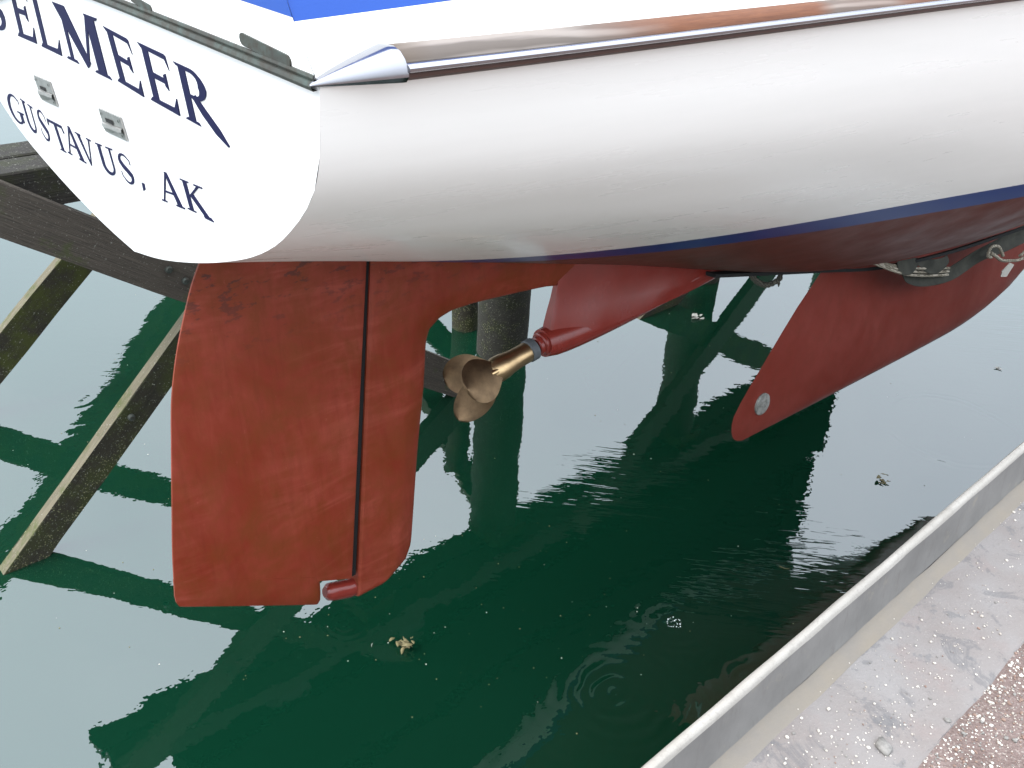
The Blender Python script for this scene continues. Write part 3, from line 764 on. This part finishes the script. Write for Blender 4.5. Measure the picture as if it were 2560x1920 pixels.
# propeller: folding, three blades
prop = tube('propeller_shaft', [P(-.02), P(.10)], .0165, CHROME, boat, 20)
tube('shaft_anode', [P(.038), P(.042), P(.066), P(.070)], [.034, .0395, .0395, .036], GREYRUB, prop, 24)
tube('hub', [P(.066), P(.072), P(.12), P(.15), P(.175), P(.205), P(.235), P(.250)], [.032, .0355, .0355, .038, .043, .044, .037, .025], BRONZE, prop, 28)
tube('hub_core', [P(.24), P(.268)], [.017, .015], GREYRUB, prop, 16)
ex = axd; ey = Vector((0, -1, 0)); ez = ex.cross(ey).normalized()     # ey: starboard
def blade(phi, open_, twist, ln=.185, wd=.072):
    rad = ey*cos(phi) + ez*sin(phi); tan_ = ex.cross(rad).normalized()
    root = P(.205) + rad*.022
    la = (ex*cos(open_) + rad*sin(open_)).normalized()
    nrm = la.cross(tan_).normalized()
    V = []; n1, n2 = 22, 13
    for sgn in (1, -1):
        for i in range(n1):
            x = sin(pi/2*i/(n1-1))
            hw = wd*(sqrt(max(.004, 1-((x-.56)/.4405)**2)) if x > .56 else .30 + .70*sin(pi/2*x/.56)**1.3)
            tw = twist*(1-.55*x)
            tv = tan_*cos(tw) + nrm*sin(tw); nv = nrm*cos(tw) - tan_*sin(tw)
            for j in range(n2):
                y = -1 + 2*j/(n2-1)
                thk = (.0045*(1-x)**.7 + .0016)*(1-y*y*.85)
                cup = .010*y*y*x - .018*x*x
                V.append(root + la*(ln*x - .008) + tv*(hw*y) + nv*(sgn*thk + cup))
    F = grid_faces(n1, n2) + [tuple(k + n1*n2 for k in f_)[::-1] for f_ in grid_faces(n1, n2)]
    ed = [j for j in range(n2)] + [i*n2+n2-1 for i in range(1, n1)] + [(n1-1)*n2+j for j in range(n2-2, -1, -1)] + [i*n2 for i in range(n1-2, 0, -1)]
    for i in range(len(ed)):
        a_, b_ = ed[i], ed[(i+1) % len(ed)]
        F.append((a_, b_, b_+n1*n2, a_+n1*n2))
    o = mesh('blade', V, F, DULL_BRONZE, prop, True, 50)
    tube('blade_root', [P(.175)+rad*.016, root + la*.02, root + la*.045], [.016, .015, .008], BRONZE, o, 14)
    tube('pivot_pin', [P(.195)+rad*.016-tan_*.030, P(.195)+rad*.016+tan_*.030], .0065, CHROME, o, 12)
    return o
BL = [(radians(30), radians(12), radians(8), .185, .074), (radians(192), radians(46), radians(20), .185, .070), (radians(258), radians(27), radians(-14), .205, .064)]
for a_ in BL: blade(*a_)

# keel
KTE = [(3.12, -.60), (3.06, -.69), (2.997, -.749), (2.831, -.883), (2.72, -.99), (2.611, -1.102), (2.52, -1.192), (2.464, -1.252), (2.421, -1.312), (2.413, -1.350), (2.417, -1.387), (2.428, -1.415), (2.445, -1.436), (2.47, -1.452), (2.51, -1.465)]
kw = [p[1] for p in KTE]
kl = np.interp([-w for w in kw], [.5, .75, 1.0, 1.2, 1.309, 1.409, 1.45, 1.47], [6.5, 6.3, 5.95, 5.68, 5.443, 5.032, 4.75, 4.55])
KLE = [(kl[i], kw[i]-(.028 if i > 8 else .0)) for i in range(len(kw))]
kt = lambda x, u, w: foil(x)*.95 + .0
keel = fin('keel', KTE, KLE, .105, RED_KEEL, None, 40, kt, [1, 1, 1, 1, 1, 1, 1, .99, .96, .93, .88, .80, .68, .48, .2])
# round zinc anode near the keel tip
cu, cw = 2.622, -1.310
xk = (cu-2.424)/(5.4-2.424); yk = .105*.96*foil(xk)*.95
V = []; na = 28
for (r_, o_) in ((.052, .000), (.0515, .007), (.046, .0095), (0.001, .0105)):
    for k in range(na):
        a_ = 2*pi*k/na
        uu_ = cu + r_*cos(a_); xx = (uu_-2.424)/(5.4-2.424)
        V.append(L(uu_, .105*.955*foil(max(xx, 0.0))*.95 + o_, cw + 1.05*r_*sin(a_)))
mesh('anode', V, grid_faces(4, na, True), ZINC, keel, True, 40)

# ------------------------------------------------------------------ lifting slings under the boat
def hullpt(u, v, off):
    sgn = 1 if v >= 0 else -1
    vv, ww = section(u); w = float(np.interp(abs(v), vv[::-1], ww[::-1]))
    return (rakeu(u, w), v, w - off)
def to_w(u, v, w): return boat.matrix_world @ Vector(L(u, v, w))
def ribbon(name, pts, wv, mat, parent, thick=.006, world=True):
    """flat strap: pts centre line (boat coords), wv width vectors"""
    n = len(pts); V = []
    for (p, wd) in zip(pts, wv):
        c0 = to_w(*p); d0 = (boat.matrix_world.to_3x3() @ Vector(L(*wd)))
        V.append((c0, d0))
    out = []
    for i in range(n):
        c0, d0 = V[i]; t_ = (V[min(i+1, n-1)][0] - V[max(i-1, 0)][0]).normalized()
        nv = t_.cross(d0).normalized()*thick/2
        out += [c0-d0/2-nv, c0+d0/2-nv, c0+d0/2+nv, c0-d0/2+nv]
    F = grid_faces(n, 4, True) + [(3, 2, 1, 0), ((n-1)*4, (n-1)*4+1, (n-1)*4+2, (n-1)*4+3)]
    return mesh(name, out, F, mat, parent, True, 35)

sling = empty('lifting_sling', 'black webbing lifting sling with dark canvas sleeve under the hull', 'sling')
us_ = 4.15
vv, ww = section(us_)
path = []
for j in range(0, NT, 2): path.append((rakeu(us_, ww[j]) , vv[j]+.006, ww[j]-.008))
full = path + [(p[0], -p[1], p[2]) for p in path[::-1]]
full = [(us_, path[0][1], 3.2)] + full + [(us_, -path[0][1], 3.2)]
ribbon('strap', full, [(.14, 0, 0)]*len(full), WEB, sling, .008)
# keeper strap running aft along the bottom from the sling
kp_ = resample([(2.09, .05, -.542), (2.487, .05, -.629), (2.894, .06, -.714), (3.25, .12, -.772), (3.6, .25, -.752), (4.05, .43, -.672)], 30)
ribbon('keeper_strap', [tuple(p) for p in kp_], [(.01*i/29, .055, .03*i/29) for i in range(30)], WEB, sling, .014)
# canvas sleeve with a sagging fold
def cloth(name, rws, mat, parent, thick=.004):
    nr, nc = len(rws), len(rws[0]); V = []
    for r in rws:
        for p in r: V.append(to_w(*p))
    me = mesh(name, V, grid_faces(nr, nc), mat, parent, True, 60)
    md = me.modifiers.new('solid', 'SOLIDIFY'); md.thickness = thick; md.offset = 0
    ms_ = me.modifiers.new('sub', 'SUBSURF'); ms_.levels = 1; ms_.render_levels = 2
    return me
rws = []
for i in range(22):
    x = i/21; v = 1.02 - .74*x
    base = hullpt(us_ - .02, v, .016)
    r = []
    for k in range(11):
        y = -1 + k/5
        sag = .012*(1-y*y) + .010*sin(x*17+y*3)*abs(y)
        fold = .05*max(0, -y)*max(0, sin(pi*min(1, x*1.05)))**2
        r.append((base[0] + y*.105 + .012*sin(x*9), v + .010*sin(y*4 + x*11), base[2] - sag - fold))
    rws.append(r)
cloth('canvas_sleeve', rws, PAD, sling)
# the loose end of the sleeve that droops across the keel root
rws = []
cl = resample([(4.85, .34, -.80), (4.45, .25, -.84), (4.15, .20, -.885), (3.93, .18, -.925), (3.75, .17, -.925), (3.58, .165, -.882), (3.44, .165, -.825), (3.36, .17, -.778)], 30)
for i, p in enumerate(cl):
    x = i/29; r = []
    for k in range(7):
        y = -1 + k/3
        wdt = .062*(1-.5*x)*(1 if x < .93 else (1-x)/.07+.25)
        r.append((p[0] + .012*y + .006*sin(x*15), p[1] + .020*y*y, p[2] + y*wdt + .006*sin(x*22+y*2)))
    rws.append(r)
cloth('sleeve_fold', rws, PAD, sling)
def rope(name, pts, r, mat, parent, n=60, twist=True):
    c_ = resample(pts, n)
    return tube(name, [to_w(*p) for p in c_], [r*(1+.16*sin(i*1.9)) for i in range(n)], mat, parent, 8)
# lashing lines along the sleeve, knots and a pale tag
rws = []
for i in range(12):
    x = i/11; r = []
    for k in range(5):
        y = k/4
        r.append((3.28 + .50*x, .20 + .02*sin(x*9) + .02*y, -.722 - .085*x - y*.055*(1+.4*sin(x*11)) + .012*sin(x*7)))
    rws.append(r)
cloth('frayed_patch', rws, PAD, sling)
for k in range(3):
    rope('lashing', [(3.08, .19, -.678-.005*k), (3.30, .20+.01*k, -.752-.014*k), (3.59, .20, -.832-.018*k), (3.86, .20, -.892-.018*k)], .0065, ROPE, sling)
rope('lashing_end', [(3.08, .19, -.678), (3.055, .20, -.668), (3.06, .21, -.655), (3.08, .20, -.662)], .011, ROPE, sling, 20)
rope('tie_cord', [(4.15, .27, -.86), (4.19, .28, -.882), (4.29, .27, -.928), (4.46, .26, -.975), (4.62, .26, -1.0), (4.70, .26, -.99), (4.66, .27, -.955), (4.55, .27, -.965)], .0085, ROPE, sling, 80)
rope('tie_cord', [(4.29, .28, -.905), (4.24, .28, -.86), (4.19, .28, -.83), (4.13, .27, -.83), (4.12, .27, -.865), (4.17, .27, -.89)], .008, ROPE, sling, 50)
bmt = [to_w(4.458, .26, -.985), to_w(4.52, .26, -1.01), to_w(4.453, .26, -1.064), to_w(4.376, .26, -1.046), to_w(4.371, .262, -1.013)]
tg = mesh('pale_tag', bmt + [p + Vector((.003, -.004, 0)) for p in bmt], [(0, 1, 2, 3, 4), (9, 8, 7, 6, 5)] + [(i, (i+1) % 5, 5+(i+1) % 5, 5+i) for i in range(5)], FLAKE, sling, False)
# rope loop hanging from the keeper strap
loop = empty('rope_loop', 'dark frayed rope loop hanging under the black strap above the water', 'rope')
lp = resample([(2.335, .06, -.59), (2.35, .07, -.612), (2.39, .07, -.642), (2.445, .07, -.668), (2.50, .07, -.672), (2.545, .07, -.660), (2.56, .06, -.635)], 40)
pts = [to_w(*p) for p in lp]
tube('rope', pts, [.0115*(1+.16*sin(i*1.7)) for i in range(40)], DROPE, loop, 10)
tube('frayed_end', [pts[-8], pts[-8]+SV*.016+Vector((0, 0, -.02)), pts[-8]+SV*.018+Vector((0, 0, -.034))], [.008, .006, .002], DROPE, loop, 8)

# ------------------------------------------------------------------ timber pier on the far side of the slip
pier = empty('timber_pier', 'weathered timber pier with mossy cross braces behind the boat', 'pier')
def timber(name, p0, p1, hgt, thk, mat, parent=pier, top=None, seed=0, n=14):
    """sawn beam lying in a plane parallel to the slip: hgt in that plane, thk across it; the upper face can differ"""
    hgt *= K; thk *= K
    a, b = Vector(p0), Vector(p1); d_ = (b-a); ln = d_.length; d_.normalize()
    side = (TV - d_*TV.dot(d_)).normalized(); upv = d_.cross(side).normalized()
    if upv.z < 0: upv = -upv
    V = []; pr = [(-1, -1), (1, -1), (1, .93), (.93, 1), (-.93, 1), (-1, .93)]
    for i in range(n):
        x = i/(n-1)
        for k, (sx, sy) in enumerate(pr):
            j = mnoise.noise(Vector((x*ln*3+seed, k*2.3, seed)))*.006
            V.append(Vector((x*ln, sx*(thk/2+j), sy*(hgt/2+j))))
    F = grid_faces(n, 6, True) + [tuple(range(6))[::-1], tuple((n-1)*6+k for k in range(6))]
    o = mesh(name, V, F, mat, None, False)
    mw = Matrix.Identity(4)
    for i in range(3):
        mw[i][0] = d_[i]; mw[i][1] = side[i]; mw[i][2] = upv[i]; mw[i][3] = a[i]
    o.matrix_world = mw
    if top:
        o.data.materials.append(top)
        for p in o.data.polygons:
            if p.normal.z > .6: p.material_index = 1
    o.parent = parent
    return o
def pile(s, t, z0, z1, r, mat, seed=0, lean=(0, 0)):
    z0 *= K; z1 *= K; r *= K
    n = 40; V = []; seg = 22
    for i in range(n):
        x = i/(n-1); z = z0 + (z1-z0)*x
        for k in range(seg):
            a_ = 2*pi*k/seg
            rr = r*(1 + .05*mnoise.noise(Vector((cos(a_)*2+seed, sin(a_)*2, z*1.2))) + .03*mnoise.noise(Vector((cos(a_)*5+seed, sin(a_)*5, z*7))))
            V.append(Vector((cos(a_)*rr + lean[0]*x, sin(a_)*rr + lean[1]*x, z)))
    F = grid_faces(n, seg, True) + [tuple(range(seg))[::-1], tuple((n-1)*seg+k for k in range(seg))]
    o = mesh('pile', V, F, mat, None, True, 70)
    o.location = sp(s, t); o.parent = pier
    return o
for i, (s_, t_, r_) in enumerate([(2.22, 3.56, .12), (3.27, 3.56, .155), (5.22, 3.56, .155), (7.3, 3.56, .15), (2.25, 4.85, .12)]):
    pile(s_, t_, -1.9, 1.32, r_, T_PILE, i*3.3)
pile(3.22, 3.80, -1.0, 1.3, .085, T_BARN, 40, (-.12, .45))
# front row cross braces (bolted outside the piles)
timber('cross_brace', sp(-.55, 3.37, -1.0), sp(2.35, 3.37, 1.95-.08), .125, .062, T_BARN, top=T_LIT_TOP, seed=1)
timber('cross_brace', sp(.35, 3.34, 1.74), sp(3.15, 3.34, -.20), .185, .055, T_GREY, seed=2)
timber('cross_brace', sp(3.9, 3.37, -.35), sp(7.2, 3.37, 1.55), .2, .07, T_MOSS, top=T_LIT_TOP, seed=3)
timber('cross_brace', sp(3.9, 3.34, 1.58), sp(6.5, 3.34, -.55), .2, .07, T_GREY, seed=4)
# back row
timber('cross_brace', sp(-.1, 4.66, -.50), sp(2.4, 4.66, 1.72), .165, .06, T_MOSS, top=T_LIT_TOP, seed=5)
timber('unseen_strut', sp(.45, 6.6, 2.75), sp(2.55, 6.6, .62), .24, .2, T_MOSS, seed=6)  # guessed beam, added for its dark band in the water reflection
timber('cross_brace', sp(3.0, 4.70, -.4), sp(4.4, 4.70, 1.5), .165, .07, T_MOSS, seed=7)
timber('unseen_strut', sp(3.15, 4.7, -.1), sp(4.25, 4.7, 2.6), .16, .1, T_MOSS, seed=8)  # another guessed beam, added for the reflected band beside the pile
for (s_, z_, t_) in ((2.22, .505, 3.305), (2.15, .50, 3.305), (1.22, 1.155, 3.305), (1.28, 1.09, 3.305), (.98, .535, 3.335)):
    tube('bolt', [sp(s_, t_, z_), sp(s_, t_-.012, z_), sp(s_, t_-.016, z_)], [.018, .018, .012], PATINA, pier, 10)
# runway beams on the front row, short caps tying the rows
for t_ in (3.43, 3.62):
    timber('runway_beam', sp(.55, t_, 1.545), sp(7.75, t_, 1.545), .14, .17, T_DARK, seed=20+int(t_*10))
for i, s_ in enumerate((2.22, 3.3, 5.25, 7.3)):
    timber('cap_beam', sp(s_, 3.40, 1.40), sp(s_+.001, 3.72, 1.40), .16, .22, T_MOSS, seed=10+i, n=4)

# ------------------------------------------------------------------ small things: stones, pebbles, flotsam
def pebble_mesh(name, r, mat, seed, flat=.6, sub=2):
    bm = bmesh.new(); bmesh.ops.create_icosphere(bm, subdivisions=sub, radius=1)
    for v in bm.verts:
        k_ = 1 + .35*mnoise.noise(v.co*1.3 + Vector((seed, 0, 0)))
        v.co = Vector((v.co.x*r*k_, v.co.y*r*.75*k_, v.co.z*r*flat*k_))
    for f_ in bm.faces: f_.smooth = sub > 1
    me = bpy.data.meshes.new(name); bm.to_mesh(me); bm.free(); me.materials.append(mat); return me
def stone(label, s, t, r, mat, seed, flat=.6):
    o = bpy.data.objects.new('stone', pebble_mesh('stone', r, mat, seed, flat)); col.objects.link(o)
    o.location = st(s, t, .959 + r*flat*.55); o.rotation_euler = (0, 0, seed*1.7)
    return tag(o, label, 'stone', 'loose stones on the quay')

stone('grey flat stone among white grit on the quay slab', 1.56, .36, .022, STONE, 3, .5)
stone('small brown stone on the quay slab near the kerb', 2.42, .33, .011, BSTONE, 5, .5)
stone('dark chip of stone near the edge of the quay slab', 1.75, .30, .009, STONE, 9, .4)

def scatter(name, pts, mats, parent=None):
    """many small pebbles joined into one part"""
    bm = bmesh.new(); bmesh.ops.create_icosphere(bm, subdivisions=1, radius=1)
    base = [v.co.copy() for v in bm.verts]; fc = [tuple(v.index for v in f_.verts) for f_ in bm.faces]; bm.free()
    V = []; F = []; MI = []
    for (p, r, mi) in pts:
        b0 = len(V); sx, sy, sz = r*random.uniform(.7, 1.2), r*random.uniform(.6, 1.1), r*random.uniform(.45, .8); a_ = random.random()*pi
        for c_ in base:
            x, y, z = c_.x*sx, c_.y*sy, c_.z*sz
            V.append((p.x + x*cos(a_)-y*sin(a_), p.y + x*sin(a_)+y*cos(a_), p.z + z + sz*.6))
        F += [tuple(k_+b0 for k_ in f_) for f_ in fc]; MI += [mi]*len(fc)
    me = bpy.data.meshes.new(name); me.from_pydata(V, [], F)
    for m_ in mats: me.materials.append(m_)
    me.polygons.foreach_set('material_index', MI)
    return tag(link(bpy.data.objects.new(name, me), parent), kind='stuff')
pts = []
cl_ = [(1.50, .40, .07), (1.62, .36, .06), (1.36, .44, .05), (1.9, .40, .10), (2.2, .42, .12), (1.7, .47, .12), (2.6, .44, .15), (2.9, .5, .2), (1.3, .36, .1)]
for i in range(900):
    if random.random() < .55:
        c_ = random.choice(cl_); s_, t_ = random.gauss(c_[0], c_[2]), random.gauss(c_[1], c_[2]*.45)
    else: s_, t_ = random.uniform(.8, 3.6), random.uniform(.305, .545)
    if not .305 < t_ < .545: continue
    r_ = min(.0052, .0011 + random.expovariate(1/.0010))
    pts.append((st(s_, t_, .9595), r_, random.choices([0, 1, 2], [.8, .12, .08])[0]))
for i in range(5200):
    s_ = random.uniform(.8, 3.6); t_ = .284 - abs(random.gauss(0, .10))
    r_ = min(.006, .0014 + random.expovariate(1/.0011))
    pts.append((st(s_, t_, .9558), r_, random.choices([0, 1, 2], [.5, .22, .28])[0]))
gv = scatter('gravel', pts, [PEBBLE, STONE, BSTONE]); gv['label'] = 'pale grit and pebbles scattered over the quay slab edge'

# flotsam on the water
def scrap(name, label, x, y, r, mat, n, seed, cat='leaf', stretch=2.2):
    rnd = random.Random(seed); V = []; F = []; x *= K; y *= K; r *= K
    for k_ in range(n):
        a_ = rnd.random()*2*pi; l_ = r*rnd.uniform(.18, .62); w_ = l_/stretch*rnd.uniform(.8, 2.2); ox, oy = rnd.gauss(0, r*.62), rnd.gauss(0, r*.4)
        b0 = len(V)
        for i in range(7):
            q = i/6; hw = w_*sin(pi*(q*.9+.05))*.5; cx_, cy_ = (q-.5)*l_*2, .25*l_*sin(q*3)
            for sg in (1, -1):
                px, py = cx_, cy_ + sg*hw
                V.append((x+ox+px*cos(a_)-py*sin(a_), y+oy+px*sin(a_)+py*cos(a_), WZ+.002+.006*rnd.random()*q + .003*k_))
        F += [(b0+2*i, b0+2*i+2, b0+2*i+3, b0+2*i+1) for i in range(6)]
    o = mesh(name, V, F, mat, None, True); md = o.modifiers.new('s', 'SOLIDIFY'); md.thickness = .0015
    return tag(o, label, cat, 'scraps floating on the water')
scrap('seaweed_clump', 'yellow brown seaweed clump floating below the rudder', -.35, 2.419, .034, WEED, 16, 4, 'seaweed', 2.0)
scrap('floating_leaf', 'pale curled leaf scraps floating between the shaft skeg and keel', 1.208, 5.475, .05, FLAKE, 9, 5)
scrap('floating_leaf', 'brown leaf scrap floating right of the keel near the kerb', 1.904, 3.701, .035, WEED, 8, 6)
scrap('floating_twig', 'thin straw coloured twig floating left of the seaweed clump', -.475, 2.425, .016, FLAKE, 1, 8, 'twig', 6)
scrap('floating_twig', 'orange brown twig floating left of the kerb below the keel', 1.29, 3.0, .06, WEED, 1, 11, 'twig', 12)
scrap('floating_leaf', 'small pale leaf on the sky reflection right of the keel', 3.05, 5.0, .03, FLAKE, 4, 13)
pts = []
for i in range(260):
    if i % 3: x_, y_ = random.uniform(-2.6, 2.6), random.uniform(2.2, 6.0)
    else: x_, y_ = random.gauss(-.2, .5), random.gauss(2.6, .3)
    if (Vector((x_, y_, 0)).dot(TV)) < .75: continue
    pts.append((Vector((x_*K, y_*K, WZ-.001)), random.uniform(.0015, .0042), random.choices([0, 1], [.4, .6])[0]))
sk_ = scatter('floating_specks', pts, [FLAKE, WEED]); sk_['label'] = 'tiny specks of debris drifting on the water'
# ring of bubbles where drips fall from the rope loop
bub = empty('bubble_ring', 'ring of white bubbles where drips hit the dark water', 'bubbles', loc=(.712*K, 2.637*K, WZ))
for i in range(26):
    a_ = 2*pi*i/26 + random.uniform(-.1, .1); rr = .036*random.uniform(.85, 1.15)
    if random.random() < .35: rr *= random.uniform(.3, .9)
    bm = bmesh.new(); bmesh.ops.create_icosphere(bm, subdivisions=2, radius=random.uniform(.0012, .0042))
    o = bm_to('bubble', bm, FOAM, bub, True); o.location = (rr*cos(a_), rr*sin(a_)*.9, .0005)

# ------------------------------------------------------------------ travel lift on the far pier (unseen, massed to darken the water reflection)
lift = empty('unseen_lift', 'unseen near-black boat lift added to darken the water reflection', 'boat lift')
def lbox(name, s0, s1, t0, t1, z0, z1, bev=.03):
    bm = bmesh.new(); bmesh.ops.create_cube(bm, size=1)
    for v in bm.verts: v.co = Vector((v.co.x*(s1-s0)*K, v.co.y*(t1-t0)*K, v.co.z*(z1-z0)*K))
    bmesh.ops.bevel(bm, geom=bm.edges[:], offset=bev, segments=2, affect='EDGES')
    o = bm_to(name, bm, LIFT, lift, True); o.location = sp((s0+s1)/2, (t0+t1)/2, (z0+z1)/2); o.rotation_euler = (0, 0, pi/2-HP); return o
lbox('lower_beam', .95, 7.75, 3.40, 3.74, 1.86, 2.62); lbox('dark_filler_box', 1.5, 7.0, 3.38, 3.9, 2.64, 3.9)  # tall solid box added to fill the dark part of the reflection
lbox('column', 7.1, 7.7, 3.38, 3.8, 2.64, 6.0); lbox('column', 1.0, 1.48, 3.38, 3.8, 2.64, 5.0)
for s_ in (1.6, 2.5, 6.2, 7.2):
    tube('wheel', [sp(s_, 3.44, 1.80), sp(s_, 3.47, 1.80), sp(s_, 3.64, 1.80), sp(s_, 3.67, 1.80)], [.13, .165, .165, .13], RUBBER, lift, 24)
